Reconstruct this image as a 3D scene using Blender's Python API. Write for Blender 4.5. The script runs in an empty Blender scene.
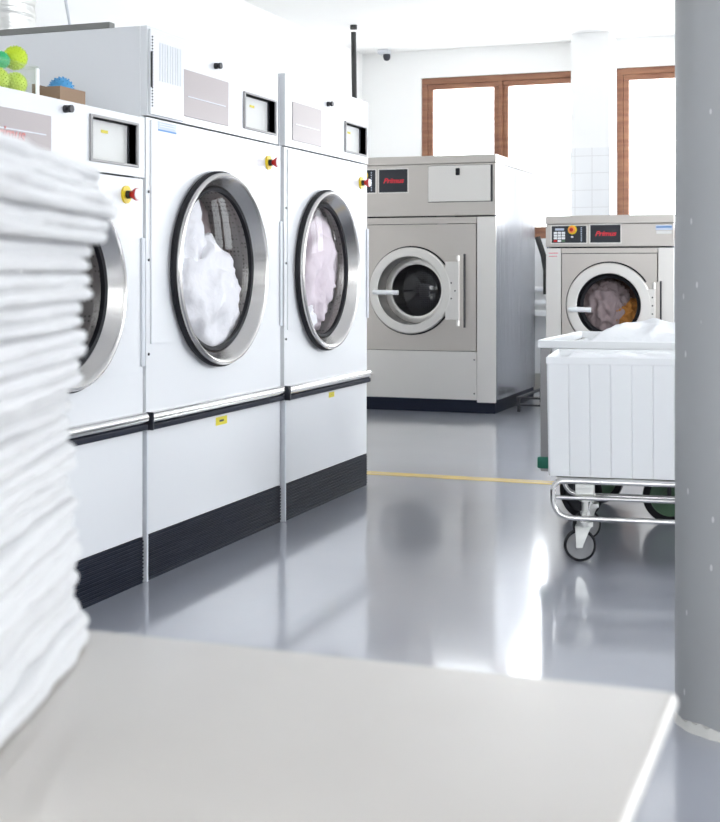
import bpy, bmesh, math, random
from mathutils import Vector, Matrix, noise
C = bpy.context.scene.collection
PI = math.pi
random.seed(7)

# ---------------------------------------------------------------- camera, sky, exposure
cd = bpy.data.cameras.new('camera'); cam = bpy.data.objects.new('camera', cd); C.objects.link(cam)
cam.location = (0, 0, 1.082); cam.rotation_euler = (PI/2, 0, math.radians(20.2))
cd.sensor_fit = 'HORIZONTAL'; cd.sensor_width = 36; cd.lens = 1325/720*36
cd.shift_y = -139/720; cd.clip_start = .02; cd.clip_end = 200
cd.dof.use_dof = True; cd.dof.focus_distance = 5.6; cd.dof.aperture_fstop = 11
bpy.context.scene.camera = cam

w = bpy.data.worlds.new('sky'); bpy.context.scene.world = w; w.use_nodes = True
bg = w.node_tree.nodes['Background']
bg.inputs['Color'].default_value = (.94, .965, 1, 1); bg.inputs['Strength'].default_value = 7.0
vs = bpy.context.scene.view_settings
vs.view_transform = 'Standard'; vs.look = 'None'; vs.exposure = 0.68; vs.gamma = 1
vs.use_curve_mapping = False

def portal(name, loc, rot, sx, sy):
    l = bpy.data.lights.new(name, 'AREA'); l.shape = 'RECTANGLE'; l.size = sx; l.size_y = sy
    l.cycles.is_portal = True
    o = bpy.data.objects.new(name, l); C.objects.link(o); o.location = loc; o.rotation_euler = rot
ZC = 3.18
WZ0, WZ1 = 1.39, 2.92
BACKW = [(-3.80, -2.26), (-1.957, -.53), (.35, 1.78)]     # windows of the back wall (x ranges)
RIGHTW = [(1.0, 1.7), (3.2, 5.6), (6.4, 8.8), (9.4, 11.6)]  # unseen right wall windows (y ranges), added and sized for their light
FRONTW = [(-1.4, 1.2), (1.6, 3.3)]  # unseen windows behind the camera, placed and sized to tune the light
XL, XR, YF, YB = -4.39, 3.6, -2.6, 12.0
for a, b in BACKW: portal('daylight', ((a+b)/2, YB+.3, (WZ0+WZ1)/2), (-PI/2, 0, 0), b-a, WZ1-WZ0)
for a, b in RIGHTW: portal('daylight', (XR+.3, (a+b)/2, 1.95), (0, PI/2, 0), 1.9, b-a)
for a, b in FRONTW: portal('daylight', ((a+b)/2, YF-.3, 1.95), (PI/2, 0, 0), b-a, 1.9)

# ---------------------------------------------------------------- materials
def mat(name, col, rough=.5, metal=0, **k):
    m = bpy.data.materials.new(name); m.use_nodes = True
    b = m.node_tree.nodes['Principled BSDF']
    b.inputs['Base Color'].default_value = (*col, 1)
    b.inputs['Roughness'].default_value = rough; b.inputs['Metallic'].default_value = metal
    for n, v in k.items(): b.inputs[n.replace('_', ' ')].default_value = v
    return m
def nodes(m): return m.node_tree.nodes, m.node_tree.links, m.node_tree.nodes['Principled BSDF']
def coords(m, scale=(1, 1, 1)):
    N, L, b = nodes(m)
    tc = N.new('ShaderNodeTexCoord'); mp = N.new('ShaderNodeMapping')
    mp.inputs['Scale'].default_value = scale; L.new(tc.outputs['Object'], mp.inputs['Vector'])
    return mp.outputs['Vector']
def bump(m, scale=(20, 20, 20), strength=.2, dist=.01, detail=3):
    N, L, b = nodes(m); v = coords(m, scale)
    n = N.new('ShaderNodeTexNoise'); n.inputs['Scale'].default_value = 1; n.inputs['Detail'].default_value = detail
    L.new(v, n.inputs['Vector'])
    bp = N.new('ShaderNodeBump'); bp.inputs['Strength'].default_value = strength; bp.inputs['Distance'].default_value = dist
    L.new(n.outputs['Fac'], bp.inputs['Height']); L.new(bp.outputs['Normal'], b.inputs['Normal'])
    return n
def vary(m, c0, c1, scale=(3, 3, 3), lo=.35, hi=.65, detail=4):
    N, L, b = nodes(m); v = coords(m, scale)
    n = N.new('ShaderNodeTexNoise'); n.inputs['Scale'].default_value = 1; n.inputs['Detail'].default_value = detail
    L.new(v, n.inputs['Vector'])
    r = N.new('ShaderNodeValToRGB'); r.color_ramp.elements[0].position = lo; r.color_ramp.elements[1].position = hi
    r.color_ramp.elements[0].color = (*c0, 1); r.color_ramp.elements[1].color = (*c1, 1)
    L.new(n.outputs['Fac'], r.inputs['Fac']); L.new(r.outputs['Color'], b.inputs['Base Color'])
    return r
M = {}
M['paint'] = mat('white_enamel', (.76, .77, .79), .22)
M['paint2'] = mat('pale_grey_enamel', (.62, .64, .68), .3)
M['wall'] = mat('white_plaster', (.88, .88, .87), .8); bump(M['wall'], (30,)*3, .05)
M['ceil'] = mat('ceiling_paint', (.9, .9, .89), .85)
M['steel'] = mat('brushed_steel', (.61, .57, .53), .34, 1); 
def brushed(m, sc, lo, hi):
    N, L, b = nodes(m); v = coords(m, sc)
    n = N.new('ShaderNodeTexNoise'); n.inputs['Scale'].default_value = 1; n.inputs['Detail'].default_value = 4
    L.new(v, n.inputs['Vector'])
    mr = N.new('ShaderNodeMapRange'); mr.inputs['To Min'].default_value = lo; mr.inputs['To Max'].default_value = hi
    L.new(n.outputs['Fac'], mr.inputs['Value']); L.new(mr.outputs['Result'], b.inputs['Roughness'])
brushed(M['steel'], (1.5, 1.5, 160), .25, .45)
M['steel_v'] = mat('side_steel', (.44, .45, .48), .3, 1); brushed(M['steel_v'], (1, 60, 1), .16, .34)
M['steel_shade'] = mat('shaded_steel', (.26, .25, .24), .4, 1)  # darkened steel: shade of the door recess put into the colour
M['steel_l'] = mat('pale_steel', (.80, .775, .74), .33, 1); brushed(M['steel_l'], (2, 2, 120), .28, .45)
M['chrome'] = mat('polished_steel', (.72, .71, .70), .16, 1)
M['ring'] = mat('turned_steel', (.66, .64, .62), .22, 1)
M['galv'] = mat('galvanised_duct', (.6, .6, .58), .33, 1); bump(M['galv'], (3, 3, 60), .3)
M['rubber'] = mat('black_rubber', (.010, .010, .013), .6, 0, Specular_IOR_Level=.25)
M['black'] = mat('black_plastic', (.018, .02, .028), .3)
M['kick'] = mat('dark_plinth_plastic', (.006, .009, .020), .5, 0, Specular_IOR_Level=.2)
M['darkm'] = mat('dark_metal', (.05, .05, .055), .4, .6)
M['cable'] = mat('black_cable', (.02, .02, .02), .5)
M['drum'] = mat('perforated_drum', (.3, .28, .27), .45, .6)
def perf():
    m = M['drum']; N, L, b = nodes(m); v = coords(m, (60, 60, 60))
    n = N.new('ShaderNodeTexVoronoi'); n.inputs['Scale'].default_value = 1; n.inputs['Randomness'].default_value = .1
    L.new(v, n.inputs['Vector'])
    r = N.new('ShaderNodeValToRGB'); r.color_ramp.elements[0].position = .25; r.color_ramp.elements[1].position = .3
    r.color_ramp.elements[0].color = (.14, .13, .13, 1); r.color_ramp.elements[1].color = (.34, .32, .31, 1)
    L.new(n.outputs['Distance'], r.inputs['Fac']); L.new(r.outputs['Color'], b.inputs['Base Color'])
perf()
M['red'] = mat('red_plastic', (.5, .01, .015), .3)
M['redlit'] = mat('red_lettering', (.75, .03, .05), .4)
M['railm'] = mat('grey_rail', (.22, .22, .21), .5)
M['frame'] = mat('grey_frame', (.33, .32, .32), .45)
M['hub'] = mat('grey_wheel_hub', (.32, .32, .33), .4)
M['redfade'] = mat('faded_red_lettering', (.62, .20, .19), .4)
M['yellow'] = mat('yellow_plastic', (.85, .62, .02), .4)
M['yst'] = mat('yellow_sticker', (.72, .62, .04), .5)
M['orange'] = mat('orange_plastic', (.9, .3, .05), .4)
M['whitep'] = mat('white_plastic', (.88, .89, .9), .35)
M['cap'] = mat('pale_cap', (.85, .8, .8), .25)
M['logo'] = mat('tinted_name_panel', (.40, .35, .35), .35)
M['blue'] = mat('blue_print', (.12, .3, .62), .5)
M['paper'] = mat('paper', (.78, .78, .76), .6)
M['pblue'] = mat('pale_blue_print', (.55, .62, .74), .5)
M['towel'] = mat('white_terry', (.77, .77, .78), .95, 0, Sheen_Weight=.3); bump(M['towel'], (350,)*3, .55, .004)
M['linen'] = mat('white_linen', (.88, .89, .91), .85); bump(M['linen'], (14,)*3, .4, .03)
M['linen_g'] = mat('grey_linen', (.46, .37, .37), .85); bump(M['linen_g'], (12,)*3, .4, .03)
M['linen_p'] = mat('pinkish_linen', (.78, .70, .75), .85); bump(M['linen_p'], (10,)*3, .4, .03)
M['linen_o'] = mat('orange_towel', (.65, .28, .06), .85); bump(M['linen_o'], (20,)*3, .4, .03)
M['linen_b'] = mat('brown_towel', (.2, .11, .08), .85); bump(M['linen_b'], (20,)*3, .4, .03)
M['green'] = mat('green_plastic', (.01, .16, .10), .4)
M['lgreen'] = mat('green_wheel_hub', (.09, .17, .10), .5)
M['lime'] = mat('lime_rubber', (.58, .74, .03), .5)
M['sky'] = mat('blue_rubber', (.08, .33, .62), .5)
M['teal'] = mat('green_rubber', (.05, .5, .2), .5)
M['card'] = mat('brown_cardboard', (.30, .20, .13), .8)
M['wood'] = mat('brown_window_wood', (.2, .085, .04), .45); vary(M['wood'], (.22, .09, .05), (.32, .15, .08), (4, 4, 30))
M['lamp'] = mat('lamp_diffuser', (1, 1, 1), .5); b_ = M['lamp'].node_tree.nodes['Principled BSDF']
b_.inputs['Emission Color'].default_value = (1, .96, .88, 1); b_.inputs['Emission Strength'].default_value = 6
M['yline'] = mat('yellow_floor_paint', (.78, .55, .12), .25)
vary(M['yline'], (.74, .52, .14), (.5, .44, .3), (4, 20, 1), .45, .75)
M['base'] = mat('beige_skirting', (.5, .48, .44), .6)
M['dirt'] = mat('chipped_filler', (.66, .65, .62), .8)
M['tubw'] = mat('cart_plastic', (.88, .89, .9), .3, 0, Subsurface_Weight=.15, Subsurface_Radius=(.03, .03, .03))
# floor: grey epoxy
m = M['floor'] = mat('epoxy_floor', (.23, .245, .275), .3, 0, Coat_Weight=1.0, Coat_Roughness=.10, Coat_IOR=1.6)
vary(m, (.32, .332, .38), (.37, .384, .435), (1.2, 1.2, 1.2), .3, .7, 6)
bump(m, (5, 5, 5), .03, .02, 2)
# desk laminate
m = M['desk'] = mat('desk_laminate', (.62, .60, .57), .3, 0, Coat_Weight=1.0, Coat_Roughness=.12)
vary(m, (.51, .475, .435), (.54, .505, .465), (5, 5, 5))
# column
m = M['col'] = mat('grey_column_paint', (.3, .3, .305), .38)
N, L, b = nodes(m); v = coords(m, (22, 22, 10)); vo = N.new('ShaderNodeTexVoronoi'); vo.inputs['Scale'].default_value = 1
L.new(v, vo.inputs['Vector']); r = N.new('ShaderNodeValToRGB')
r.color_ramp.elements[0].position = .07; r.color_ramp.elements[1].position = .09
r.color_ramp.elements[0].color = (.6, .6, .6, 1); r.color_ramp.elements[1].color = (.36, .365, .37, 1)
L.new(vo.outputs['Distance'], r.inputs['Fac']); L.new(r.outputs['Color'], b.inputs['Base Color'])
# tiles
m = M['tile'] = mat('white_tile', (.85, .86, .87), .15)
N, L, b = nodes(m); tc = N.new('ShaderNodeTexCoord'); sp = N.new('ShaderNodeSeparateXYZ'); cb = N.new('ShaderNodeCombineXYZ')
L.new(tc.outputs['Object'], sp.inputs[0]); L.new(sp.outputs['X'], cb.inputs['X']); L.new(sp.outputs['Z'], cb.inputs['Y'])
bk = N.new('ShaderNodeTexBrick'); bk.offset = 0; bk.inputs['Scale'].default_value = 1
bk.inputs['Brick Width'].default_value = .15; bk.inputs['Row Height'].default_value = .15; bk.inputs['Mortar Size'].default_value = .003
bk.inputs['Color1'].default_value = bk.inputs['Color2'].default_value = (.86, .87, .88, 1); bk.inputs['Mortar'].default_value = (.72, .72, .72, 1)
L.new(cb.outputs[0], bk.inputs['Vector']); L.new(bk.outputs['Color'], b.inputs['Base Color'])
# glass: clear pane
def glassmat(name, tint, gl=.0, rough=.02, ior=1.5):
    m = bpy.data.materials.new(name); m.use_nodes = True; N = m.node_tree.nodes; L = m.node_tree.links
    N.clear(); out = N.new('ShaderNodeOutputMaterial'); mx = N.new('ShaderNodeMixShader')
    t = N.new('ShaderNodeBsdfTransparent'); t.inputs[0].default_value = (*tint, 1)
    g = N.new('ShaderNodeBsdfGlossy'); g.inputs['Roughness'].default_value = rough
    f = N.new('ShaderNodeFresnel'); f.inputs['IOR'].default_value = ior
    ge = N.new('ShaderNodeNewGeometry'); ml = N.new('ShaderNodeMath'); ml.operation = 'MULTIPLY'; sb = N.new('ShaderNodeMath'); sb.operation = 'SUBTRACT'; sb.inputs[0].default_value = 1
    L.new(ge.outputs['Backfacing'], sb.inputs[1]); L.new(sb.outputs[0], ml.inputs[0]); L.new(f.outputs[0], ml.inputs[1]); L.new(ml.outputs[0], mx.inputs[0]); L.new(t.outputs[0], mx.inputs[1]); L.new(g.outputs[0], mx.inputs[2])
    L.new(mx.outputs[0], out.inputs[0]); return m
M['glass'] = glassmat('clear_glass', (.97, .98, .98))
M['dglass'] = glassmat('door_glass', (.93, .92, .93), ior=1.12)
M['wglass'] = glassmat('washer_glass', (.38, .38, .42), ior=1.55)
M['cplast'] = glassmat('clear_plastic', (.975, .985, .965), rough=.15)

# ---------------------------------------------------------------- mesh helpers
def new(): return bmesh.new()
def box(bm, x0, x1, y0, y1, z0, z1, bev=0, seg=2):
    vs = [bm.verts.new(p) for p in [(x0,y0,z0),(x1,y0,z0),(x1,y1,z0),(x0,y1,z0),(x0,y0,z1),(x1,y0,z1),(x1,y1,z1),(x0,y1,z1)]]
    fs = [bm.faces.new([vs[i] for i in f]) for f in [(0,3,2,1),(4,5,6,7),(0,1,5,4),(1,2,6,5),(2,3,7,6),(3,0,4,7)]]
    if bev:
        es = {e for f in fs for e in f.edges}
        bmesh.ops.bevel(bm, geom=list(es), offset=bev, segments=seg, affect='EDGES', profile=.5)
    return bm
AX = {'X': (Vector((1,0,0)), Vector((0,1,0)), Vector((0,0,1))),
      'Y': (Vector((0,-1,0)), Vector((1,0,0)), Vector((0,0,1))),
      'Z': (Vector((0,0,1)), Vector((1,0,0)), Vector((0,1,0)))}
def lathe(bm, prof, c, axis='X', n=72, closed=False, cap0=False, cap1=False):
    a, u, v = AX[axis] if isinstance(axis, str) else axis; c = Vector(c); rings = []
    for r, h in prof:
        rings.append([bm.verts.new(c + a*h + (u*math.cos(2*PI*i/n) + v*math.sin(2*PI*i/n))*r) for i in range(n)])
    k = len(rings)
    for j in range(k if closed else k-1):
        A, B = rings[j], rings[(j+1) % k]
        for i in range(n): bm.faces.new((A[i], A[(i+1) % n], B[(i+1) % n], B[i]))
    if cap0: bm.faces.new(rings[0][::-1])
    if cap1: bm.faces.new(rings[-1])
    return bm
def cyl(bm, c, r, h, axis='X', n=32, r2=None):
    return lathe(bm, [(r, 0), (r if r2 is None else r2, h)], c, axis, n, cap0=True, cap1=True)
def tube(bm, pts, r, n=12, cap=True):
    pts = [Vector(p) for p in pts]; rings = []; up = None
    for i, p in enumerate(pts):
        t = (pts[min(i+1, len(pts)-1)] - pts[max(i-1, 0)]).normalized()
        if up is None:
            up = Vector((0,0,1)) if abs(t.z) < .9 else Vector((1,0,0))
        s = t.cross(up).normalized(); up = s.cross(t).normalized()
        rings.append([bm.verts.new(p + (s*math.cos(2*PI*k/n) + up*math.sin(2*PI*k/n))*r) for k in range(n)])
    for A, B in zip(rings, rings[1:]):
        for k in range(n): bm.faces.new((A[k], A[(k+1) % n], B[(k+1) % n], B[k]))
    if cap: bm.faces.new(rings[0][::-1]); bm.faces.new(rings[-1])
    return bm
def bend(p, q, s, k=6):     # rounded corner points p-q-s
    p, q, s = map(Vector, (p, q, s)); return [(1-t)**2*p + 2*t*(1-t)*q + t*t*s for t in [i/k for i in range(k+1)]]
def holed(bm, u0, u1, v0, v1, cu, cv, r, h0, h1, axis='X', n=72):
    # rectangular panel between depths h0 (back) and h1 (front) with a round hole
    def P(u, v, h):
        return Vector((h, u, v)) if axis == 'X' else Vector((u, -h, v))
    ang = [2*PI*i/n for i in range(n)]
    for U in (u0, u1):
        for V in (v0, v1): ang.append(math.atan2(V-cv, U-cu) % (2*PI))
    ang = sorted(set(round(a, 6) for a in ang))
    loops = []
    for h in (h1, h0):
        inn, outr = [], []
        for a in ang:
            ca, sa = math.cos(a), math.sin(a)
            t = min([(u1-cu)/ca if ca > 1e-9 else ((u0-cu)/ca if ca < -1e-9 else 1e9), (v1-cv)/sa if sa > 1e-9 else ((v0-cv)/sa if sa < -1e-9 else 1e9)])
            t = max(t, r+.0008)
            inn.append(bm.verts.new(P(cu+r*ca, cv+r*sa, h))); outr.append(bm.verts.new(P(cu+t*ca, cv+t*sa, h)))
        loops.append((inn, outr))
    k = len(ang); (fi, fo), (bi, bo) = loops
    for i in range(k):
        j = (i+1) % k
        bm.faces.new((fi[i], fi[j], fo[j], fo[i])); bm.faces.new((bi[j], bi[i], bo[i], bo[j]))
        bm.faces.new((fi[j], fi[i], bi[i], bi[j])); bm.faces.new((fo[i], fo[j], bo[j], bo[i]))
    return bm
def gridwall(bm, u0, u1, v0, v1, holes, d0, d1, axis):
    # wall slab in the (u, z) plane with rectangular holes; axis = its normal
    us = sorted({u0, u1} | {a for h in holes for a in h[:2]}); vs_ = sorted({v0, v1} | {a for h in holes for a in h[2:]})
    for a, b in zip(us, us[1:]):
        for c, d in zip(vs_, vs_[1:]):
            if any(h[0] <= a+1e-6 and h[1] >= b-1e-6 and h[2] <= c+1e-6 and h[3] >= d-1e-6 for h in holes): continue
            if axis == 'Y': box(bm, a, b, d0, d1, c, d)
            else: box(bm, d0, d1, a, b, c, d)
    bmesh.ops.remove_doubles(bm, verts=bm.verts, dist=1e-5)
    seen = {}
    for f in list(bm.faces):
        seen.setdefault(tuple(sorted(v.index for v in f.verts)), []).append(f)
    return bm
def obj(name, bm, m, parent=None, angle=35, loc=None):
    bm.normal_update()
    me = bpy.data.meshes.new(name); bmesh.ops.recalc_face_normals(bm, faces=bm.faces); bm.to_mesh(me); bm.free()
    me.materials.append(M[m] if isinstance(m, str) else m)
    for p in me.polygons: p.use_smooth = True
    me.set_sharp_from_angle(angle=math.radians(angle))
    o = bpy.data.objects.new(name, me); C.objects.link(o)
    if parent: o.parent = parent
    if loc: o.location = loc
    if angle < 100:
        md = o.modifiers.new('normals', 'WEIGHTED_NORMAL'); md.weight = 100; md.keep_sharp = True
    return o
def tag(o, label, cat, group=None, kind=None):
    o['label'] = label; o['category'] = cat
    if group: o['group'] = group
    if kind: o['kind'] = kind
    return o
def thing(name, label, cat, loc=(0,0,0), rz=0, group=None):
    o = bpy.data.objects.new(name, None); C.objects.link(o); o.location = loc; o.rotation_euler = (0, 0, rz)
    o.empty_display_size = .1
    return tag(o, label, cat, group)
def struct(name, bm, m, label=None):
    o = obj(name, bm, m); o['kind'] = 'structure'
    if label: o['label'] = label
    return o
def text(name, s, size, m, parent, loc, rot, shear=.25, depth=.001, bold=.012, sx=1):
    cu = bpy.data.curves.new(name, 'FONT'); cu.body = s; cu.size = size; cu.extrude = depth; cu.shear = shear; cu.offset = bold*size
    cu.align_x = 'CENTER'; cu.align_y = 'CENTER'
    t = bpy.data.objects.new(name, cu); C.objects.link(t)
    bpy.context.view_layer.update()
    me = bpy.data.meshes.new_from_object(t); bpy.data.objects.remove(t)
    o = bpy.data.objects.new(name, me); C.objects.link(o); me.materials.clear(); me.materials.append(M[m])
    o.parent = parent; o.location = loc; o.rotation_euler = rot; o.scale = (sx, 1, 1)
    return o
def lump(name, c, s, m, seed=0, amp=.25, freq=3, sub=5, ridge=True, flat=None):
    bm = new(); bmesh.ops.create_icosphere(bm, subdivisions=sub, radius=1)
    off = Vector((seed*7.3, seed*3.1, seed*1.7))
    for v in bm.verts:
        n = v.co.normalized(); q = n*freq+off; q = Vector((q.x, q.y, q.z*.6))
        d = noise.noise(q)
        if ridge: d = 1-2*abs(d+.25*noise.noise(q*2.3))
        d += .35*noise.noise(n*freq*3+off)
        p = n*(1+amp*(d-.4))
        v.co = Vector((p.x*s[0], p.y*s[1], p.z*s[2]))
        if flat is not None and v.co.z < flat: v.co.z = flat
    o = obj(name, bm, m, angle=180); o.location = c
    return o

# ---------------------------------------------------------------- the room
struct('floor', box(new(), XL-.2, XR+.2, YF-.2, YB+.2, -.12, 0), 'floor')
struct('ceiling', box(new(), XL-.2, XR+.2, YF-.2, YB+.2, ZC, ZC+.15), 'ceil')
struct('wall_left', box(new(), XL-.2, XL, YF-.2, YB+.2, 0, ZC), 'wall')
struct('wall_back', gridwall(new(), XL, XR, 0, ZC, [(a, b, WZ0, WZ1) for a, b in BACKW], YB, YB+.2, 'Y'), 'wall')
struct('wall_right', gridwall(new(), YF-.2, YB+.2, 0, ZC, [(a, b, 1.0, 2.9) for a, b in RIGHTW], XR, XR+.2, 'X'), 'wall')
struct('wall_front', gridwall(new(), XL, XR, 0, ZC, [(a, b, 1.0, 2.9) for a, b in FRONTW], YF-.2, YF, 'Y'), 'wall')
def window(name, axis, a, b, z0, z1, d, sgn):
    # two-sash wooden window; d = plane of the frame, sgn = direction into the room
    def bx(bm, u0, u1, v0, v1, t0, t1):
        if axis == 'Y': return box(bm, u0, u1, min(d+sgn*t0, d+sgn*t1), max(d+sgn*t0, d+sgn*t1), v0, v1, .006)
        return box(bm, min(d+sgn*t0, d+sgn*t1), max(d+sgn*t0, d+sgn*t1), u0, u1, v0, v1, .006)
    bm = new(); f = .06; mid = (a+b)/2
    bx(bm, a, b, z1-f, z1, -.04, .03); bx(bm, a, b, z0, z0+f, -.04, .03)
    bx(bm, a, a+f, z0+f, z1-f, -.04, .03); bx(bm, b-f, b, z0+f, z1-f, -.04, .03); bx(bm, mid-.02, mid+.02, z0+f, z1-f, -.04, .045)
    root = obj(name, bm, 'wood'); root['kind'] = 'structure'; root['label'] = 'brown wooden framed window with two sashes'
    for u0, u1 in ((a+f, mid-.02), (mid+.02, b-f)):
        bm = new(); g = .05
        bx(bm, u0, u1, z1-f-g, z1-f, -.03, .025); bx(bm, u0, u1, z0+f, z0+f+g, -.03, .025)
        bx(bm, u0, u0+g, z0+f+g, z1-f-g, -.03, .025); bx(bm, u1-g, u1, z0+f+g, z1-f-g, -.03, .025)
        obj('sash', bm, 'wood', root)
        bm = new(); bx(bm, u0+g, u1-g, z0+f+g, z1-f-g, -.004, .004); obj('pane', bm, 'glass', root)
    return root
k = 1
for a, b in BACKW: window('window_%d' % k, 'Y', a, b, WZ0, WZ1, YB+.06, -1); k += 1
for a, b in RIGHTW: window('window_%d' % k, 'X', a, b, 1.0, 2.9, XR+.06, -1); k += 1
for a, b in FRONTW: window('window_%d' % k, 'Y', a, b, 1.0, 2.9, YF-.06, 1); k += 1
# pilaster between the windows, tiled up to shoulder height
struct('trim_1', box(new(), -2.287, -1.95, 11.6, YB, 2.17, ZC), 'wall')
struct('trim_2', box(new(), -2.29, -1.947, 11.592, YB, .0, 2.17), 'tile')
struct('baseboard_back', box(new(), XL, -2.3, YB-.015, YB, 0, .15), 'base')
struct('baseboard_left', box(new(), XL, XL+.015, YF, YB-.015, 0, .15), 'base')
struct('trim_3', box(new(), -3.9, -2.3, YB-.16, YB, .68, .73, .008), 'wall')

# round column at the right
t = thing('concrete_column', 'grey painted round column with chipped paint at the right edge', 'column', (-.2270, 3.3150, 0))
S_, C_ = math.sin(math.radians(20.2)), math.cos(math.radians(20.2))
dcol, lcol = 3.19, .933
t.location = (-S_*dcol+C_*lcol, C_*dcol+S_*lcol, 0)
obj('shaft', lathe(new(), [(.17, .012), (.17, .4), (.17, 1.2), (.17, 2.2), (.17, ZC)], (0,0,0), 'Z', 96, cap0=True, cap1=True), 'col', t)
bm = new(); n = 120
ra, rb = [], []
for i in range(n):
    a = 2*PI*i/n; q = noise.noise(Vector((math.cos(a)*5, math.sin(a)*5, 0)))
    ra.append(bm.verts.new(((.176+.006*q)*math.cos(a), (.176+.006*q)*math.sin(a), 0)))
    rb.append(bm.verts.new((.171*math.cos(a), .171*math.sin(a), .022+.016*noise.noise(Vector((math.cos(a)*9, math.sin(a)*9, 3))))))
for i in range(n): bm.faces.new((ra[i], ra[(i+1) % n], rb[(i+1) % n], rb[i]))
bm.faces.new(ra[::-1]); bm.faces.new(rb)
obj('base_filler', bm, 'dirt', t)['label'] = 'chipped off-white filler ring'

# yellow line on the floor
tag(obj('floor_line', box(new(), -3.9, -1.36, 6.66, 6.77, 0.0, .0015), 'yline'), 'faded yellow line painted across the grey floor', 'floor marking')

# fluorescent batten on the ceiling
t = thing('ceiling_lamp', 'long white fluorescent batten lamp on the ceiling', 'lamp', (-2.29, 9.75, ZC))
obj('housing', box(new(), -.05, .05, -.62, .62, -.04, 0, .008), 'whitep', t)
obj('fluorescent_tube', tube(new(), [(0, -.58, -.056), (0, .58, -.056)], .014, 16), 'lamp', t)

# security camera
t = thing('security_camera', 'small white security camera with dark dome in the ceiling corner', 'camera', (-4.10, 11.82, ZC))
obj('mount', box(new(), -.06, .05, -.05, .05, -.045, 0, .012), 'paint2', t)
obj('dome', lathe(new(), [(.034, 0), (.036, -.02), (.03, -.045), (.018, -.058), (.001, -.062)], (.02, 0, -.045), 'Z', 32, cap0=True), 'black', t)

# black conduit hanging from the ceiling
t = thing('cable_conduit', 'thin black vertical conduit dropping from the ceiling behind the dryers', 'conduit', (-3.94, 10.55, 0))
obj('pipe', tube(new(), [(0,0,0), (0,0,1.5), (.012,0,2.3), (0,0,3.06), (0,0,ZC-.06)], .022, 12), 'cable', t)
obj('ceiling_clip', cyl(new(), (0,0,ZC-.035), .03, .035, 'Z', 16), 'cable', t)

# ---------------------------------------------------------------- dryers
def ring_parts(t, cy, cz, r, ky):
    c = (0, 0, cz)
    def obj(n, bm, m, p):
        o = globals()['obj'](n, bm, m, p); o.location = (0, cy, 0); o.scale = (1, ky, 1); return o
    g = obj('door_gasket', lathe(new(), [(r-.02, 0.012), (r-.002, .012), (r+.004, .02), (r+.004, .03), (r-.004, .036), (r-.02, .036)], c, 'X', 96, closed=True), 'rubber', t)
    ri = r-.015; rg = r-.065
    prof = [(r-.012, .034), (r-.004, .037), (r-.003, .044), (r-.007, .050), (ri, .053), (ri-.006, .050), (ri-.012, .044), (rg+.012, .006), (rg+.006, .0), (rg+.006, -.012), (r-.012, -.012)]
    obj('door_ring', lathe(new(), prof, c, 'X', 96, closed=True), 'ring', t)
    obj('inner_seal', lathe(new(), [(rg+.006, .004), (rg+.004, .008), (rg-.008, .004), (rg-.008, -.012), (rg+.006, -.012)], c, 'X', 96, closed=True), 'rubber', t)
    obj('door_glass', lathe(new(), [(rg-.007, -.004), (rg-.03, .002), (rg*.6, .012), (rg*.3, .016), (.004, .017)], c, 'X', 96, cap1=True), 'dglass', t)
    # drum behind the glass
    bm = new(); lathe(bm, [(rg+.02, -.02), (rg+.03, -.06), (rg+.05, -.07), (rg+.05, -.6), (.002, -.62)], c, 'X', 72)
    obj('drum', bm, 'drum', t)

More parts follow.
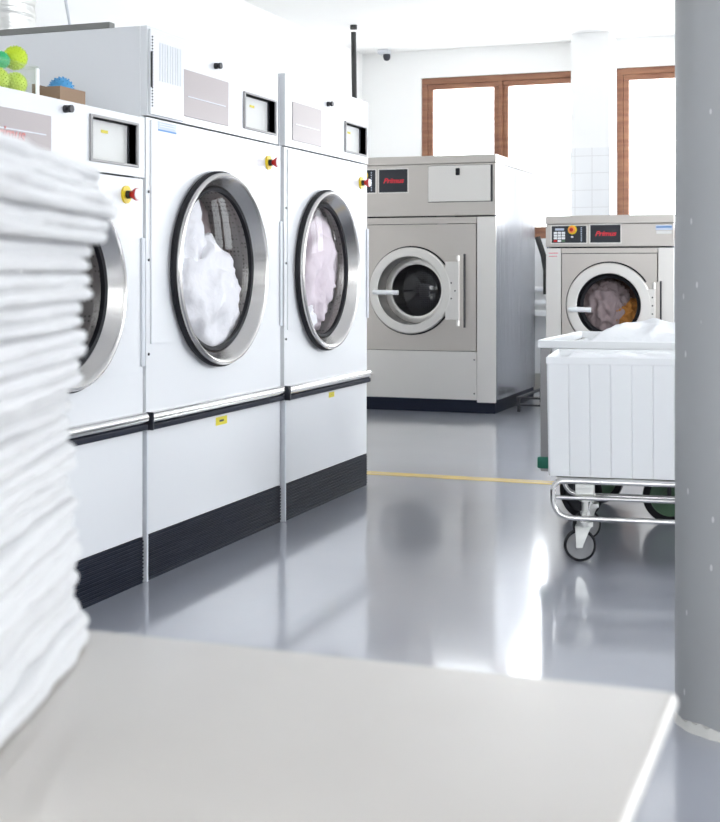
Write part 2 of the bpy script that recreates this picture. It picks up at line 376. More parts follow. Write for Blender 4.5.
def dryer(label, x, y0, wd, ht, seam, door, panel, knob, screen, estop, vent=False, gap=0, ky=1, sticker=None, ysticker=None, handle_z=.56, plate_z=.83, depth=1.35, extra=None, name_text=False):
    t = thing('tumble_dryer', label, 'tumble dryer', (x, y0, 0), 0, 'white tumble dryers in a row')
    cy, cz, r = door
    # cabinet: four sides, top, back
    bm = new(); e = .03; cw = wd-gap
    box(bm, -depth, -.02, 0, e, 0, ht, .004); box(bm, -depth, -.02, cw-e, cw, 0, ht, .004)
    box(bm, -depth, -.02, e, cw-e, ht-e, ht, .004); box(bm, -depth, -.02, e, cw-e, 0, e); box(bm, -depth, -depth+e, e, cw-e, e, ht-e)
    obj('cabinet', bm, 'paint', t)
    # front with round opening, raised door panel
    obj('front_panel', holed(new(), .006, wd-.006, handle_z+.0, seam-.004, cy, cz, r-.03, -.02, 0), 'paint', t)
    obj('door_panel', holed(new(), .035, wd-.02, plate_z, seam-.012, cy, cz, r-.025, .0005, .006), 'paint', t)
    obj('lower_panel', box(new(), -.02, 0, .006, wd-.006, .162, handle_z-.004, .003), 'paint', t)
    ring_parts(t, cy, cz, r, ky)
    # fascia with openings
    sx0, sx1, sz0, sz1 = screen
    bm = gridwall(new(), .003, wd-.003-gap, seam+.002, ht, [(sx0, sx1, sz0, sz1)], -.02, .005, 'X')
    fa = obj('fascia', bm, 'paint', t)
    bm = new(); dd = -.034
    for q in ((sx0-.005, sx0, sz0-.005, sz1+.005), (sx1, sx1+.005, sz0-.005, sz1+.005)): box(bm, dd, .007, *q)
    box(bm, dd, .007, sx0, sx1, sz1, sz1+.005)
    box(bm, dd, .007, sx0, sx1, sz0-.005, sz0)
    wf = obj('display_recess', bm, 'black', t)
    bm = new(); box(bm, -.034, -.028, sx0, sx1, sz0, sz1); obj('display_plate', bm, 'paper', wf)
    box(bm2 := new(), -.0275, -.0265, sx0+(sx1-sx0)*.4, sx0+(sx1-sx0)*.55, sz1-.040, sz1-.030); obj('sticker', bm2, 'yst', wf)
    bm = new(); w_ = .008
    for q in ((sx0-.012, sx1+.012, sz1, sz1+w_), (sx0-.012, sx1+.012, sz0-w_, sz0), (sx0-.012, sx0, sz0, sz1), (sx1, sx1+.012, sz0, sz1)):
        box(bm, .0055, .013, q[0], q[1], q[2], q[3], .001)
    obj('display_frame', bm, 'frame', t)
    # name panel
    a, b_, c_, d_ = panel
    np_ = obj('name_panel', box(new(), .0055, .009, a, b_, c_, d_, .002), 'logo', t)
    bm = new(); zc = c_+(d_-c_)*.42; box(bm, .0092, .0105, a+.03, b_-.03, zc, zc+.004); obj('trim_line', bm, 'paint2', np_)
    if name_text: text('lettering', 'Primus', .06, 'redfade', np_, (.0105, a+.22, (c_+d_)/2-.022), (PI/2, 0, PI/2))
    # lock knob
    kn = obj('lock_knob', lathe(new(), [(.012, .0055), (.012, .017), (.007, .0175), (.007, .023), (.012, .0245), (.012, .033)], (0, knob[0], knob[1]), 'X', 24, cap0=True, cap1=True), 'darkm', t)
    # emergency stop
    ec = (0, estop[0], estop[1])
    es = obj('emergency_stop', cyl(new(), (.0065, ec[1], ec[2]), .03, .007, 'X', 32), 'yellow', t)
    obj('collar', cyl(new(), (.0135, ec[1], ec[2]), .014, .0139, 'X', 24), 'black', es)
    obj('mushroom_button', lathe(new(), [(.010, .0275), (.014, .034), (.021, .046), (.021, .052)], ec, 'X', 24, cap0=True, cap1=True), 'red', es)
    obj('button_cap', lathe(new(), [(.0195, .0525), (.018, .056), (.001, .058)], ec, 'X', 24, cap0=True), 'cap', es)
    # handle bar
    bm = new(); tube(bm, [(.004, .012, handle_z+.004), (.004, wd-.006, handle_z+.004)], .0215, 24)
    hb = obj('handle_bar', bm, 'chrome', t)
    obj('bumper_strip', box(new(), .001, .022, .010, wd-.004, handle_z-.037, handle_z-.0155, .005), 'kick', hb)
    obj('end_cap', box(new(), .001, .030, .002, .012, handle_z-.036, handle_z+.027, .003), 'black', hb)
    # kick plate with ribs
    bm = new(); box(bm, -.018, -.002, .012, wd-.004, 0, .158)
    for i in range(11): box(bm, -.004, .003, .012, wd-.004, .012+i*.013, .018+i*.013, .0015, 1)
    obj('kick_plate', bm, 'kick', t)
    obj('edge_trim', box(new(), -.0195, .007, .0, .0115, .0, ht if False else handle_z-.04, .002), 'paint2', t)
    # hinge leaf at the far side
    bm = new(); box(bm, .0065, .014, wd-.034, wd-.012, plate_z+.02, 1.30 if seam > 1.5 else 1.2, .002)
    obj('hinge', bm, 'paint2', t)
    for z in (cz+.27, cz+.03, cz-.3):
        obj('screw', cyl(new(), (.001, .022, z), .005, .003, 'X', 12), 'darkm', t)
    if vent:
        bm = new(); box(bm, .0055, .016, .012, .26, seam+.006, ht-.01, .003); vp = obj('vent_cover', bm, 'paint', t)
        bm = new()
        for i in range(9): box(bm, .0161, .0175, .075+i*.019, .085+i*.019, seam+.13, ht-.05)
        obj('vent_slots', bm, 'paint2', vp)
        bm = new()
        for i in range(24): box(bm, .0161, .019, .018, .024, ht-.04-i*.0105, ht-.035-i*.0105)
        obj('bead_chain', bm, 'darkm', vp)
        obj('vent_latch', box(new(), .0161, .022, .010, .016, seam+.1, ht-.09), 'darkm', vp)
    if sticker:
        a, b_, c_, d_ = sticker[:4]
        s = obj('information_label', box(new(), .0065, .0075, a, b_, c_, d_), sticker[4], t)
        if sticker[4] == 'pblue':
            obj('label_stripe', box(new(), .0076, .0082, a, b_, c_, c_+.006), 'blue', s)
            bm = new()
            for i in range(3): box(bm, .0076, .0082, a+.01, b_-.01, c_+.016+i*.008, c_+.019+i*.008)
            obj('label_text', bm, 'paper', s)
    if ysticker:
        a, b_, c_, d_ = ysticker
        s = obj('warning_sticker', box(new(), .0005, .0015, a, b_, c_, d_), 'yst', t)
        bm = new(); box(bm, .0016, .002, a+.03, b_-.03, c_+.012, d_-.012); obj('warning_symbol', bm, 'darkm', s)
    return t
Y2, Y3, Y1 = 4.08, 5.268, 3.02
dryer('middle white tumble dryer with a grey vent cover and white laundry inside', -2.30, Y2, 1.18, 1.943, 1.628,
      (.553, 1.094, .374), (.272, .648, 1.657, 1.830), (.533, 1.878), (.80, 1.10, 1.672, 1.806), (1.03, 1.543),
      vent=True, sticker=(.08, .215, 1.583, 1.616, 'pblue'), ysticker=(.55, .648, .485, .517), handle_z=.566, gap=.04, ky=1.06)
dryer('far white tumble dryer beside the yellow floor line with pinkish laundry inside', -2.29, Y3, 1.062, 1.943, 1.628,
      (.462, 1.09, .369), (.08, .42, 1.66, 1.83), (.50, 1.868), (.735, 1.02, 1.672, 1.806), (.95, 1.527),
      sticker=(.105, .20, 1.583, 1.607, 'paper'), ysticker=(.53, .60, .490, .515), handle_z=.562)
dryer('lower tumble dryer half hidden by the towel stack with laundry balls on its top', -2.30, Y1, 1.05, 1.618, 1.408,
      (.545, 1.022, .315), (.02, .467, 1.452, 1.560), (.545, 1.591), (.70, .985, 1.449, 1.585), (.915, 1.344),
      handle_z=.570, plate_z=.735, name_text=True)

# laundry in the drums
tag(lump('laundry', (-2.455, Y2+.63, .97), (.15, .27, .26), 'linen', 3, .25, 2.2), 'heap of white laundry low behind the middle dryer glass', 'laundry')
tag(lump('laundry', (-2.53, Y2+.42, 1.19), (.17, .25, .30), 'linen', 5, .3, 2.0), 'white cloth hanging high behind the middle dryer glass', 'laundry')
tag(lump('laundry', (-2.60, Y2+.74, 1.22), (.13, .22, .24), 'linen_g', 14, .25, 2.2), 'mauve grey cloth at the upper right of the middle dryer drum', 'laundry')
tag(lump('laundry', (-2.46, Y3+.52, 1.10), (.15, .29, .30), 'linen_p', 9, .3, 2.4), 'pinkish white laundry behind the far dryer glass', 'laundry')
tag(lump('laundry', (-2.43, Y3+.33, .86), (.12, .15, .12), 'linen', 11, .3, 2.2), 'white laundry at the bottom of the far dryer drum', 'laundry')

# ---------------------------------------------------------------- things on the dryers
tag(obj('metal_rail', box(new(), -3.65, -2.444, Y2+.003, Y2+.04, 1.9435, 1.966, .003), 'railm'), 'flat grey metal rail lying on top of the middle dryer', 'rail')
t = thing('exhaust_duct', 'round silver exhaust duct rising from the top of the middle dryer', 'duct', (-3.38, 4.72, 1.9435))
bm = new(); pf = []
for i in range(40): pf.append((.165+.006*(i % 2), i*(ZC-1.944-.002)/39))
lathe(bm, pf, (0,0,0), 'Z', 48, cap0=True, cap1=True); obj('duct_pipe', bm, 'galv', t, angle=60)
obj('collar', lathe(new(), [(.172, 0), (.20, 0), (.20, .02), (.176, .03), (.176, .09), (.172, .09)], (0,0,0), 'Z', 48, closed=True), 'steel', t)
tag(obj('hanging_cable', tube(new(), [(-3.11, 4.9, 1.944), (-3.12, 4.9, 2.1), (-3.16, 4.9, 2.3), (-3.17, 4.9, 2.7), (-3.165, 4.9, ZC)], .006, 10), 'paint2'), 'thin grey cable running from the middle dryer top to the ceiling', 'cable')

# tub of dryer balls
ZT = 1.6185
def spiky(name, c, r, m, label, cat, n=150, sp=.09, sub=4, parent=None):
    t = thing(name, label, cat, c)
    bm = new(); bmesh.ops.create_icosphere(bm, subdivisions=sub, radius=r)
    obj('ball_body', bm, m, t)
    bm = new()
    for i in range(n):
        z = 1-2*(i+.5)/n; a = i*2.39996; q = math.sqrt(1-z*z)
        d = Vector((q*math.cos(a), q*math.sin(a), z)); u = d.orthogonal().normalized(); v = d.cross(u)
        lathe(bm, [(r*.07, r*.97), (r*.055, r*(1+sp)), (r*.02, r*(1.02+sp))], (0,0,0), (d, u, v), 6, cap1=True)
    obj('spikes', bm, m, t)
    return t
t = thing('plastic_tub', 'clear plastic tub holding spiky laundry balls on the lower dryer', 'tub', (-2.42, 3.38, ZT))
bm = new()
for (x0, x1, y0, y1) in ((-.075, -.072, -.14, .11), (.072, .075, -.14, .11), (-.072, .072, -.14, -.137), (-.072, .072, .107, .11)):
    box(bm, x0, x1, y0, y1, .0, .092)
box(bm, -.072, .072, -.137, .107, 0, .003)
obj('tub_wall', bm, 'cplast', t)
bm = new(); box(bm, -.08, .08, -.145, -.137, .09, .098, .002); box(bm, -.08, .08, .107, .117, .09, .098, .002); box(bm, -.08, -.072, -.137, .107, .09, .098, .002); box(bm, .072, .08, -.137, .107, .09, .098, .002)
obj('tub_rim', bm, 'cplast', t)
obj('corner_edge', box(new(), .0755, .082, .098, .114, 0, .09, .002), 'whitep', t)
spiky('laundry_ball', (-2.395, 3.448, ZT+.040), .034, 'lime', 'lime spiky ball inside the clear plastic tub', 'laundry ball')
spiky('laundry_ball', (-2.40, 3.455, ZT+.121), .035, 'lime', 'lime spiky ball on top of the others, above the tub rim', 'laundry ball')
spiky('laundry_ball', (-2.40, 3.36, ZT+.042), .036, 'lime', 'lime spiky ball lying low in the tub near its left end', 'laundry ball')
spiky('laundry_ball', (-2.40, 3.38, ZT+.103), .026, 'teal', 'small green spiky ball at the far left of the tub', 'laundry ball')
# cardboard box with blue ball
t = thing('cardboard_box', 'small open brown cardboard box on the lower dryer', 'box', (-2.385, 3.676, ZT))
bm = new(); hb_, lb_ = .052, .074
box(bm, .047, .05, -lb_, lb_, 0, hb_); box(bm, -.05, -.047, -lb_, lb_, 0, hb_); box(bm, -.047, .047, -lb_, .003-lb_, 0, hb_); box(bm, -.047, .047, lb_-.003, lb_, 0, hb_); box(bm, -.047, .047, .003-lb_, lb_-.003, 0, .003)
obj('carton', bm, 'card', t)
obj('flap', box(new(), -.062, -.0505, -lb_+.01, lb_-.01, .02, hb_+.012, .001), 'card', t)
spiky('laundry_ball', (-2.388, 3.69, ZT+.052), .040, 'sky', 'blue knobbly laundry ball sitting in the cardboard box', 'laundry ball', 90, .10)

# ---------------------------------------------------------------- washers
def washer(label, x0, y0, wd, ht, dp, side, fz, door, glr, recess, panel_z, low_z, flap, ctl, disp, handle, gap=.02, big=True, sticker=False, plates=None):
    t = thing('washing_machine', label, 'washing machine', (x0, y0, 0))
    cx, cz, R = door
    bm = new(); e = .02
    box(bm, 0, e, .02, dp, .1, ht-.065, .003); box(bm, wd-e, wd, .02, dp, .1, ht-.065, .003)
    box(bm, e, wd-e, .02, dp, .1, .12); box(bm, e, wd-e, dp-e, dp, .12, ht-.065); box(bm, e, wd-e, .02, dp, ht-.09, ht-.066)
    obj('cabinet', bm, 'steel_v', t)
    obj('top_cover', box(new(), -.004, wd+.004, -.012, dp+.004, ht-.064, ht, .006), 'steel', t)
    obj('plinth', box(new(), .006, wd-.006, .0, dp-.02, 0, .0995, .004), 'kick', t)
    # fascia
    obj('fascia', box(new(), 0, wd, -.008, .0195, fz, ht-.066, .003), 'steel', t)
    # flank strips
    for a, b_ in ((0, side), (wd-side, wd)):
        obj('side_strip', box(new(), a+.001, b_-.001, -.004, .0195, .083, fz-.010, .003), 'steel_l', t)
    obj('header_strip', box(new(), side+.003, wd-side-.003, -.001, .0195, panel_z, fz-.010, .002), 'steel', t)
    obj('front_panel', holed(new(), side+.006, wd-side-.006, low_z+.004, panel_z-.004, cx, cz, glr+(.065 if big else .045), -.0195, 0.003, 'Y'), 'steel', t)
    obj('lower_panel', box(new(), side+.003, wd-side-.003, -.002, .0195, .1005, low_z, .003), 'steel_l' if big else 'steel', t)
    # door
    c = (cx, 0, cz)
    obj('door_gap', lathe(new(), [(R, .0035), (R+.012, .0035), (R+.012, .008), (R, .008)], c, 'Y', 96, closed=True), 'rubber', t)
    Ri = glr+(.06 if big else .035)
    prof = [(R, .006), (R, .04), (R-.008, .048), (Ri+.004, .048), (Ri, .044), (Ri-.004, -recess), (Ri+.004, -recess), (Ri+.008, .006)]
    dr = obj('door_ring', lathe(new(), prof, c, 'Y', 96, closed=True), 'steel_l', t)
    obj('inner_wall', lathe(new(), [(Ri-.001, .040), (Ri-.006, -recess), (Ri-.002, -recess), (Ri+.002, .04)], c, 'Y', 96, closed=True), 'steel_shade' if big else 'rubber', dr)
    obj('glass_bezel', lathe(new(), [(Ri-.007, -recess-.02), (Ri-.007, -recess+.01), (glr+.02, -recess+.016), (glr, -recess+.01), (glr, -recess-.02)], c, 'Y', 96, closed=True), 'steel_l' if big else 'rubber', dr)
    obj('door_glass', lathe(new(), [(glr-.001, -recess), (glr*.92, -recess+.012), (glr*.6, -recess+.035), (glr*.3, -recess+.045), (.004, -recess+.048)], c, 'Y', 96, cap1=True), 'wglass' if big else 'dglass', dr)
    bm = new(); lathe(bm, [(Ri-.01, -recess-.021), (glr+.09, -recess-.08), (glr+.09, -recess-.55), (.002, -recess-.57)], c, 'Y', 72); obj('drum', bm, 'drum', t)
    # hinge plate
    hx0, hx1, hz = plates
    bm = new(); box(bm, hx0, hx1, -.047, -.012, cz-hz, cz+hz, .004); obj('hinge_plate', bm, 'steel_l', dr)
    bm = new(); box(bm, hx1-.005, hx1+.03, -.03, -.004, cz-hz-.055, cz+hz+.055, .004); box(bm, hx0+.02, hx1+.03, -.012, -.0035, cz-hz-.055, cz+hz+.055, .002); hb = obj('hinge_bracket', bm, 'steel', t)
    obj('hinge_shadow', box(new(), hx1+.0305, hx1+.042, -.032, -.004, cz-hz-.06, cz+hz+.06, .002), 'darkm', t)  # dark strip standing in for the shadow beside the hinge
    for s in (-1, 1): obj('hinge_knuckle', cyl(new(), (hx1-.012, -.03, cz+s*(hz+.026)-.022), .014, .044, 'Z', 16), 'steel_l', hb)
    for q in ((hx0+.05, -.06), (hx0+.05, .06), (hx0+.08, 0)):
        obj('bolt', cyl(new(), (q[0] if big else hx1-.02, -.0475, cz+q[1]), .006, .003, 'Y', 12), 'darkm', dr)
    # handle
    a, b_, hzz = handle
    bm = new(); tube(bm, [(a, -.05, hzz), (a, -.075, hzz), (a+.03, -.085, hzz), (b_, -.08, hzz-.003)], .019, 14); h = obj('door_handle', bm, 'whitep', dr)
    obj('handle_base', box(new(), a-.022, a+.02, -.056, -.0485, hzz-.028, hzz+.028, .003), 'steel_l', dr)
    # control panels
    def frame(bm, u0, u1, v0, v1):
        w_ = .008
        for q in ((u0-w_, u1+w_, v1, v1+w_), (u0-w_, u1+w_, v0-w_, v0), (u0-w_, u0, v0, v1), (u1, u1+w_, v0, v1)):
            box(bm, q[0], q[1], -.013, -.0085, q[2], q[3], .001)
        return bm
    u0, u1, v0, v1 = ctl
    cp = obj('control_panel', box(new(), u0, u1, -.012, -.0085, v0, v1), 'black', t)
    obj('panel_frame', frame(new(), u0, u1, v0, v1), 'steel_l', cp)
    W = u1-u0; Hh = v1-v0
    obj('digital_display', box(new(), u0+.1*W, u0+.36*W, -.0135, -.0125, v0+.74*Hh, v0+.87*Hh), 'pblue', cp)
    for i in range(4):
        for j in range(3):
            mk = 'whitep' if i or j == 1 else ('red' if j == 0 else 'lgreen')
            kx = u0+W*(.06+.115*j); kz = v0+Hh*(.05+.16*i)
            obj('key', box(new(), kx, kx+W*.1, -.0145, -.0125, kz, kz+Hh*.13, .001), mk, cp)
    ec = (u0+.6*W, 0, v0+.77*Hh)
    es = obj('emergency_stop', cyl(new(), (ec[0], -.0125, ec[2]), .034, .006, 'Y', 32), 'yellow', cp)
    obj('mushroom_button', lathe(new(), [(.012, .019), (.012, .03), (.026, .034), (.026, .044), (.018, .05), (.001, .052)], ec, 'Y', 32, cap0=True), 'orange', es)
    obj('button_centre', lathe(new(), [(.014, .0515), (.014, .054), (.001, .055)], ec, 'Y', 24, cap0=True), 'red', es)
    obj('key', box(new(), u0+.56*W, u0+.63*W, -.0145, -.0125, v0+.3*Hh, v0+.4*Hh, .001), 'whitep', cp)
    bm = new()
    for i in range(8): box(bm, u0+.84*W, u0+.875*W, -.0132, -.0125, v0+(.08+.11*i)*Hh, v0+(.14+.11*i)*Hh)
    obj('side_lettering', bm, 'pblue', cp)
    u0, u1, v0, v1 = disp
    dp_ = obj('name_panel', box(new(), u0, u1, -.012, -.0085, v0, v1), 'black', t)
    obj('panel_frame', frame(new(), u0, u1, v0, v1), 'steel_l', dp_)
    text('lettering', 'Primus', (v1-v0)*(.30 if big else .38), 'redlit', dp_, ((u0+u1)/2, -.0135, (v0+v1)/2), (PI/2, 0, 0), shear=.35, bold=.03, sx=1.12)
    if flap:
        a, b_, c_, d_ = flap
        bm = new(); box(bm, a-.004, b_+.016, -.011, -.0085, c_-.004, d_+.003); obj('flap_gap', bm, 'darkm', t)
        f = obj('dispenser_flap', box(new(), a, b_, -.022, -.0115, c_, d_, .003), 'steel_l', t)
        kx = a+(b_-a)*.48; obj('flap_lock', box(new(), kx-.016, kx+.016, -.028, -.0225, d_-.075, d_-.02, .006), 'rubber', f)
    if sticker:
        s = obj('information_label', box(new(), wd-.13, wd-.01, -.0095, -.0085, ht-.115, ht-.078), 'pblue', t)
        obj('label_stripe', box(new(), wd-.125, wd-.015, -.0105, -.0096, ht-.098, ht-.088), 'blue', s)
        s = obj('information_label', box(new(), wd-.125, wd-.015, -.0095, -.0085, ht-.142, ht-.122), 'paper', t)
        s = obj('warning_sticker', box(new(), .02, .095, -.0055, -.0045, fz-.075, fz-.035), 'paper', t)
        bm = new(); box(bm, .022, .093, -.0065, -.0056, fz-.049, fz-.044); box(bm, .022, .085, -.0065, -.0056, fz-.072, fz-.068); obj('sticker_print', bm, 'redlit', s)
    for s_ in (0, 1):
        obj('screw', cyl(new(), (wd-side-.02, -.003, (low_z-.06, .15)[s_]), .006, .003, 'Y', 12), 'darkm', t)
    return t
YW = 9.83
washer('tall stainless washing machine with a round dark glass door, beside the dryers', -3.775, YW, 1.262, 1.982, 1.34, .15, 1.516,
       (.585, .938, .335), .205, .14, 1.455, .469, (.729, 1.223, 1.624, 1.900), (.055, .292, 1.706, 1.884), (.322, .557, 1.706, 1.884), (.304, .503, .925), plates=(.872, .983, .223))
washer('short stainless washing machine behind the laundry carts with brown laundry inside', -2.127, YW, .943, 1.503, 1.1, .114, 1.27,
       (.475, .836, .312), .20, .03, 1.222, .40, None, (.046, .306, 1.300, 1.425), (.336, .558, 1.300, 1.430), (.196, .352, .806), big=False, sticker=True, plates=(.72, .815, .12))
tag(lump('laundry', (-1.71, YW+.22, .81), (.17, .11, .19), 'linen_g', 21, .35, 3), 'pale grey cloth on the left behind the short washer glass', 'laundry')
tag(lump('laundry', (-1.54, YW+.22, .75), (.12, .09, .12), 'linen_o', 23, .35, 3), 'orange towel low on the right behind the short washer glass', 'laundry')
tag(lump('laundry', (-1.62, YW+.37, .87), (.24, .12, .2), 'linen_b', 25, .35, 3), 'dark brown laundry deep behind the short washer glass', 'laundry')

# small things in the gap between the washers
t = thing('floor_rack', 'low dark metal rack on the floor between the two washers', 'rack', (-2.40, 10.05, 0))
bm = new()
for x in (0, .2):
    for y in (0, .8): box(bm, x, x+.02, y, y+.02, 0, .1)
obj('rack_feet', bm, 'darkm', t)
bm = new(); box(bm, -.005, .225, -.005, .02, .045, .06); box(bm, -.005, .225, .8, .825, .1, .115); box(bm, -.005, .02, .02, .8, .1, .115); box(bm, .2, .225, .02, .8, .1, .115); box(bm, -.005, .225, -.005, .02, .1, .115)
obj('rack_frame', bm, 'darkm', t)
t = thing('drain_hose', 'black forked hose hanging on the wall below the window', 'hose', (-2.585, 11.85, .9))
tube(bm := new(), [(.02, 0, -.02), (.02, 0, .2), (-.005, .0, .34), (-.06, 0, .5)], .026, 12); tube(bm, [(.02, .0, .16), (.05, 0, .24), (.09, 0, .32)], .018, 10)
obj('hose_pipe', bm, 'cable', t)
bm = new(); box(bm, .0, .05, .0, .148, .05, .08); obj('bracket', bm, 'darkm', t)
for z, l in ((.925, 'upper white heating pipe along the back wall'), (.80, 'lower white heating pipe along the back wall')):
    tag(obj('heating_pipe', tube(new(), [(-3.9, YB-.05, z), (-2.3, YB-.05, z)], .024, 14), 'whitep'), l, 'pipe')

# ---------------------------------------------------------------- laundry carts
def wheel(name, parent, c, r, w_, ang, hub='galv'):
    ax = (Vector((math.cos(ang), math.sin(ang), 0)), Vector((-math.sin(ang), math.cos(ang), 0)), Vector((0, 0, 1)))
    t_ = r*(.16 if r < .1 else .27)
    wh = obj(name, lathe(new(), [(r-t_, -w_/2), (r-.004, -w_/2), (r, -w_/4), (r, w_/4), (r-.004, w_/2), (r-t_, w_/2)], c, ax, 48, closed=True), 'rubber', parent)
    bm = new(); lathe(bm, [(r-t_, -w_*.3), (r-t_, w_*.3), (r*.7, w_*.2), (r*.3, w_*.3), (r*.28, w_*.55), (.002, w_*.55)], c, ax, 48)
    lathe(bm, [(r-t_, -w_*.3), (r*.7, -w_*.2), (r*.3, -w_*.3), (r*.28, -w_*.55), (.002, -w_*.55)], c, ax, 48)
    obj('hub', bm, hub, wh)
    return wh
t = thing('laundry_cart', 'front white ribbed plastic laundry cart on a steel frame with casters', 'laundry cart', (-1.05, 4.88, 0), math.radians(7))
LA, WA = .92, .50
bm = new(); zb, zt = .322, .755
# shell with ribs on its faces: walls built as profiles around the outline
def ribbed_tub(bm, L, W_, zb, zt, taper, pitch, th=.006):
    pts = []
    def side(p0, p1, nrm):
        d = Vector(p1)-Vector(p0); n = max(1, round(d.length/pitch)); out = []
        for i in range(n):
            for f, h in ((0.0, 0), (.04, .004), (.96, .004)): out.append(Vector(p0)+d*((i+f)/n)+Vector(nrm)*h)
        return out
    ring = side((0, 0), (L, 0), (0, -1)) + side((L, 0), (L, W_), (1, 0)) + side((L, W_), (0, W_), (0, 1)) + side((0, W_), (0, 0), (-1, 0))
    cx, cy = L/2, W_/2
    def lay(z, s, off=0):
        k = s
        return [bm.verts.new((cx+(p.x-cx)*(k-off/L*2), cy+(p.y-cy)*(k-off/W_*2), z)) for p in ring]
    rows = [lay(zb, taper), lay(zt, 1), lay(zt, 1, th), lay(zb+th, taper, th)]
    n = len(ring)
    for A, B in zip(rows, rows[1:]):
        for i in range(n): bm.faces.new((A[i], A[(i+1) % n], B[(i+1) % n], B[i]))
    bm.faces.new(rows[0][::-1]); bm.faces.new(rows[-1])
ribbed_tub(bm, LA, WA, zb, zt, .985, .077)
tb = obj('tub', bm, 'tubw', t, angle=25)
def rim(L, W_, z, w_, h):
    bm = new()
    for q in ((-w_, L+w_, -w_, .004), (-w_, L+w_, W_-.004, W_+w_), (-w_, .004, .004, W_-.004), (L-.004, L+w_, .004, W_-.004)): box(bm, q[0], q[1], q[2], q[3], z-h, z, .006)
    return bm
obj('rim', rim(LA, WA, zt+.012, .006, .03), 'tubw', t)
# tubular frame: side hoops
for y in (-.012, WA+.012):
    h0, h1, hx = .307, .170, .022
    p = [Vector((LA-.05, y, h0))] + bend((hx+.05, y, h0), (hx, y, h0), (hx, y, h0-.035)) + bend((hx, y, h1+.06), (hx+.005, y, h1), (hx+.08, y, h1)) + bend((LA-.07, y, h1), (LA, y, h1), (LA, y, h1+.06)) + bend((LA, y, h0-.04), (LA, y, h0), (LA-.05, y, h0))
    obj('frame_hoop', tube(new(), p, .0105, 12), 'chrome', t)
    obj('frame_bar', tube(new(), [(.03, y+.012 if y < 0 else y-.012, .243), (LA-.005, y+.012 if y < 0 else y-.012, .243)], .008, 10), 'chrome', t)
obj('cross_bar', tube(new(), [(.13, -.01, .165), (.13, WA+.01, .165)], .011, 10), 'chrome', t)
obj('cross_bar', tube(new(), [(LA-.13, -.01, .165), (LA-.13, WA+.01, .165)], .011, 10), 'chrome', t)
obj('tub_support', box(new(), .03, LA-.03, .03, WA-.03, .303, .314), 'galv', t)
for x in (.135, LA-.13):
    for y in (.045, WA-.045):
        w0 = (x-.018, y, .061)
        cs = obj('caster', cyl(new(), (x, y, .132), .03, .018, 'Z', 24), 'galv', t)
        wheel('caster_wheel', cs, w0, .06, .03, PI/2 + (.12 if y < .2 else .5), 'hub')
        bm = new()
        for s in (-1, 1):
            v = [(x+.022, y+s*.024, .132), (x-.035, y+s*.024, .132), (x-.030, y+s*.024, .055), (x-.008, y+s*.024, .055)]
            a_ = [bm.verts.new(q) for q in v]; b2 = [bm.verts.new((q[0], q[1]+s*.003, q[2])) for q in v]
            bm.faces.new(a_); bm.faces.new(b2[::-1])
            for i in range(4): bm.faces.new((a_[i], b2[i], b2[(i+1) % 4], a_[(i+1) % 4]))
        box(bm, x-.035, x+.022, y-.027, y+.027, .129, .134)
        obj('fork', bm, 'galv', cs)
        bm = new(); cyl(bm, (x, y, .15), .012, .085, 'Z', 12); cyl(bm, (x, y, .225), .022, .012, 'Z', 6); cyl(bm, (x, y, .175), .018, .012, 'Z', 6)
        box(bm, x-.035, x+.035, y-.022, y+.022, .236, .302, .003); obj('stem', bm, 'galv', cs)
def heap(name, x0, x1, y0, y1, z0, z1, seed, label, amp=.05, nx=70, ny=50, side=.05):
    bm = new(); g = []
    for i in range(nx+1):
        row = []
        for j in range(ny+1):
            u, v_ = i/nx, j/ny; e = min(u, 1-u, v_, 1-v_); k_ = min(1, e/side); k_ = math.sqrt(max(0, 1-(1-k_)**2))
            q = Vector((u*4*(x1-x0)/.9+seed, v_*3, seed)); d = abs(noise.noise(q))*-1.2+noise.noise(q*2.7)*.4+.3
            row.append(bm.verts.new((x0+(x1-x0)*u, y0+(y1-y0)*v_, z0+(z1-z0)*k_+amp*d*k_)))
        g.append(row)
    for i in range(nx):
        for j in range(ny): bm.faces.new((g[i][j], g[i+1][j], g[i+1][j+1], g[i][j+1]))
    border = [g[i][0] for i in range(nx)] + [g[nx][j] for j in range(ny)] + [g[i][ny] for i in range(nx, 0, -1)] + [g[0][j] for j in range(ny, 0, -1)]
    low = [bm.verts.new((v.co.x, v.co.y, z0-.15)) for v in border]; n = len(border)
    for i in range(n): bm.faces.new((border[i], low[i], low[(i+1) % n], border[(i+1) % n]))
    bm.faces.new(low)
    return tag(obj(name, bm, 'linen', angle=180), label, 'laundry')
fl = heap('folded_linen', .03, LA-.03, .03, WA-.03, .66, .752, 4, 'white linen filling the front ribbed cart to its rim', .03)
fl.location = (-1.05, 4.88, 0); fl.rotation_euler = (0, 0, math.radians(7))

XB, YBc, LB, WB = -1.208, 5.535, .78, .86
t = thing('laundry_cart', 'rear white laundry cart with grey corner posts and green bumpers', 'laundry cart', (XB, YBc, 0))
bm = new(); ribbed_tub(bm, LB-.06, WB-.06, .30, .765, .99, .2)
tb = obj('tub', bm, 'tubw', t, angle=25); tb.location = (.03, .03, 0)
obj('rim', rim(LB, WB, .795, .022, .035), 'tubw', t)
for x in (0, LB-.035):
    for y in (0, WB-.035):
        po = obj('corner_post', box(new(), x-.012, x+.029, y-.012 if y == 0 else y, y+.035, .24, .765, .004), 'frame', t)
        obj('bumper', box(new(), x-.024, x+.034, y-.024, y+.042, .252, .302, .008), 'green', po)
bm = new()
for q in ((.035, LB-.035, .004, .03), (.035, LB-.035, WB-.03, WB-.004), (.004, .03, .035, WB-.035), (LB-.03, LB-.004, .035, WB-.035)): box(bm, q[0], q[1], q[2], q[3], .262, .298)
obj('base_frame', bm, 'darkm', t)
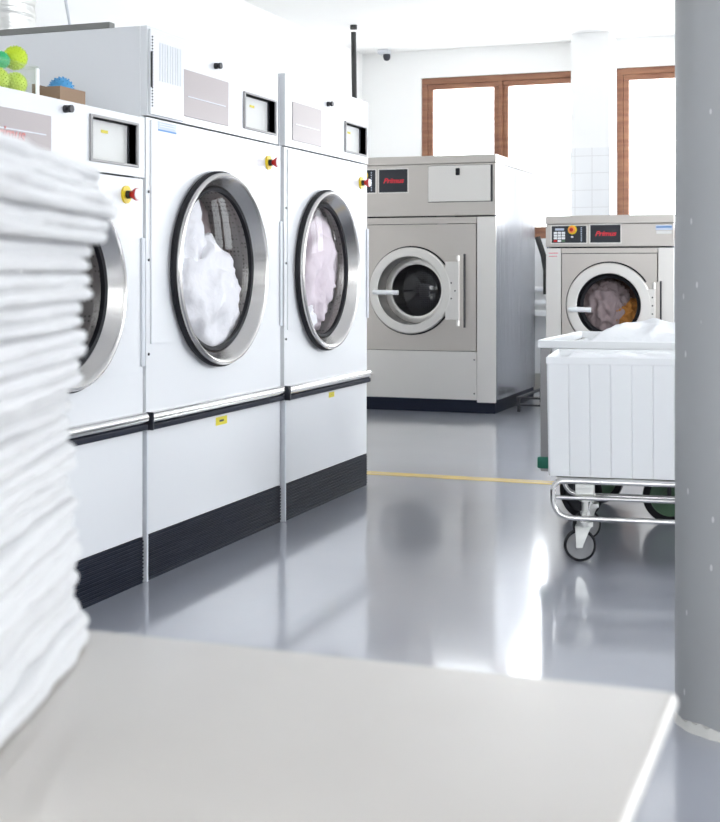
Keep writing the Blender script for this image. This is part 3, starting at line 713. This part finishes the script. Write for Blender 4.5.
obj('base_board', box(new(), .03, LB-.03, .03, WB-.03, .285, .297), 'darkm', t)
for x, y, a, hub in ((.105, .28, PI/2-.6, 'darkm'), (.49, .28, PI/2+.05, 'lgreen'), (.115, .68, PI/2, 'lgreen'), (.66, .68, PI/2, 'lgreen')):
    bm = new()
    ca, sa = math.cos(a), math.sin(a)
    box(bm, x-.04, x+.04, y-.04, y+.04, .248, .284)
    wf = obj('wheel_bracket', bm, 'darkm', t)
    wheel('wheel', wf, (x, y, .1155), .115, .04, a, hub)
    bm = new()
    for s in (-1, 1): tube(bm, [(x+ca*s*.032, y+sa*s*.032, .25), (x+ca*s*.032, y+sa*s*.032, .1)], .009, 8)
    obj('fork', bm, 'darkm', wf)
heap('heaped_linen', XB+.16, XB+LB-.045, YBc+.05, YBc+WB-.05, .70, .845, 8, 'white linen heaped above the rim of the rear cart', .05, side=.25)

# ---------------------------------------------------------------- work table and towels
t = thing('work_table', 'smooth pale worktable with a rounded edge in the foreground', 'table', (0, 0, 0))
DX0, DX1, DY0, DY1, DZ = -1.75, -.106, .12, .912, .80
bm = new(); rr = .008
box(bm, DX0, DX1, DY0, DY1, DZ-.014, DZ, .0065, 4)
obj('tabletop', bm, 'desk', t)
bm = new()
x0, x1, y0, y1 = DX0+.12, DX1-.22, DY0+.08, DY1-.16
for q in ((x0, x1, y0, y0+.025), (x0, x1, y1-.025, y1), (x0, x0+.025, y0+.025, y1-.025), (x1-.025, x1, y0+.025, y1-.025)): box(bm, q[0], q[1], q[2], q[3], DZ-.07, DZ-.0145)
obj('apron', bm, 'steel', t)
for x in (x0, x1-.04):
    for y in (y0, y1-.04):
        obj('leg', box(new(), x, x+.04, y, y+.04, 0, DZ-.071, .004), 'steel', t)

th = math.radians(20.2)
R2 = lambda l, d: Vector((-math.sin(th)*d + math.cos(th)*l, math.cos(th)*d + math.sin(th)*l))
def towel(z0, z1, lat, d0, d1, wl, seed):
    # folded towel: closed bulging slab, lengthwise along the viewing direction
    bm = new(); hz = (z1-z0)/2; zc = (z0+z1)/2; nv = 22
    # outline: rounded rectangle in (l, d)
    out = []; rc = .028; lc0, lc1 = lat-wl, lat
    for (cx, cy, a0) in ((lc1-rc, d0+rc, -PI/2), (lc1-rc, d1-rc, 0), (lc0+rc, d1-rc, PI/2), (lc0+rc, d0+rc, PI)):
        for i in range(9): a = a0+i*PI/16; out.append((cx+rc*math.cos(a), cy+rc*math.sin(a), math.cos(a), math.sin(a)))
    dense = []
    for i in range(len(out)):
        p, q = out[i], out[(i+1) % len(out)]; L_ = math.hypot(q[0]-p[0], q[1]-p[1]); n = max(1, int(L_/.008))
        for k_ in range(n):
            f = k_/n; dense.append(tuple(p[m_]*(1-f)+q[m_]*f for m_ in range(4)))
    rows = []
    for j in range(nv+1):
        t_ = j/nv; ph = (2*t_) % 1 if j < nv else 1; a = 0; ins = hz*.62*(1-math.sqrt(max(0, 1-(2*ph-1)**2))); ins *= (1 if j in (0, nv) else .8); z = z0 + (z1-z0)*t_
        row = []
        for (l, d, nl, nd) in dense:
            q = Vector((l*14, d*9, seed*5.1+(9 if t_ > .5 else 0))); w_ = noise.noise(q)*.0055 + noise.noise(q*4)*.0016 + .0025*noise.noise(q*3+Vector((0,0,z*160))) + .005*noise.noise(Vector((l*5, d*4, seed*9.7)))
            dz = noise.noise(Vector((l*9, d*7, seed*.9+20)))*.0006
            p = R2(l-nl*(ins-w_), d-nd*(ins-w_)); row.append(bm.verts.new((p.x, p.y, z+dz*(1 if abs(math.sin(a)) < .98 else .6))))
        rows.append(row)
    n = len(dense)
    for A, B in zip(rows, rows[1:]):
        for i in range(n): bm.faces.new((A[i], A[(i+1) % n], B[(i+1) % n], B[i]))
    bm.faces.new(rows[0][::-1]); bm.faces.new(rows[-1])
    return obj('folded_towel', bm, 'towel', angle=180)
lats = [-.201, -.193, -.191, -.2065, -.209, -.211, -.209, -.213, -.217, -.2195, -.220, -.217, -.215, -.2155, -.213, -.2145, -.2125]
thk = [.0195]*3 + [.0215]*14
tot = sum(thk); z = .80 + .0005; sc = (.362)/tot
ordn = ['top', 'second', 'third', 'fourth', 'fifth', 'sixth', 'seventh', 'eighth', 'ninth', 'tenth', 'eleventh', 'twelfth', 'thirteenth', 'fourteenth', 'fifteenth', 'sixteenth', 'bottom']
for i in reversed(range(17)):
    h = thk[i]*sc; d1 = 1.035 if i > 2 else 1.05
    o = towel(z, z+h-.0005, lats[i]+.004*math.sin(i*2.1), .60+.006*math.sin(i*1.7), d1+.004*math.sin(i*3.3), .36, i)
    lab = {0: 'topmost folded white terry towel of the stack', 16: 'lowest folded white terry towel of the stack, lying on the worktable'}.get(i, ordn[i]+' folded white terry towel from the top of the stack')
    tag(o, lab, 'towel', 'folded white towels in the foreground stack'); z += h
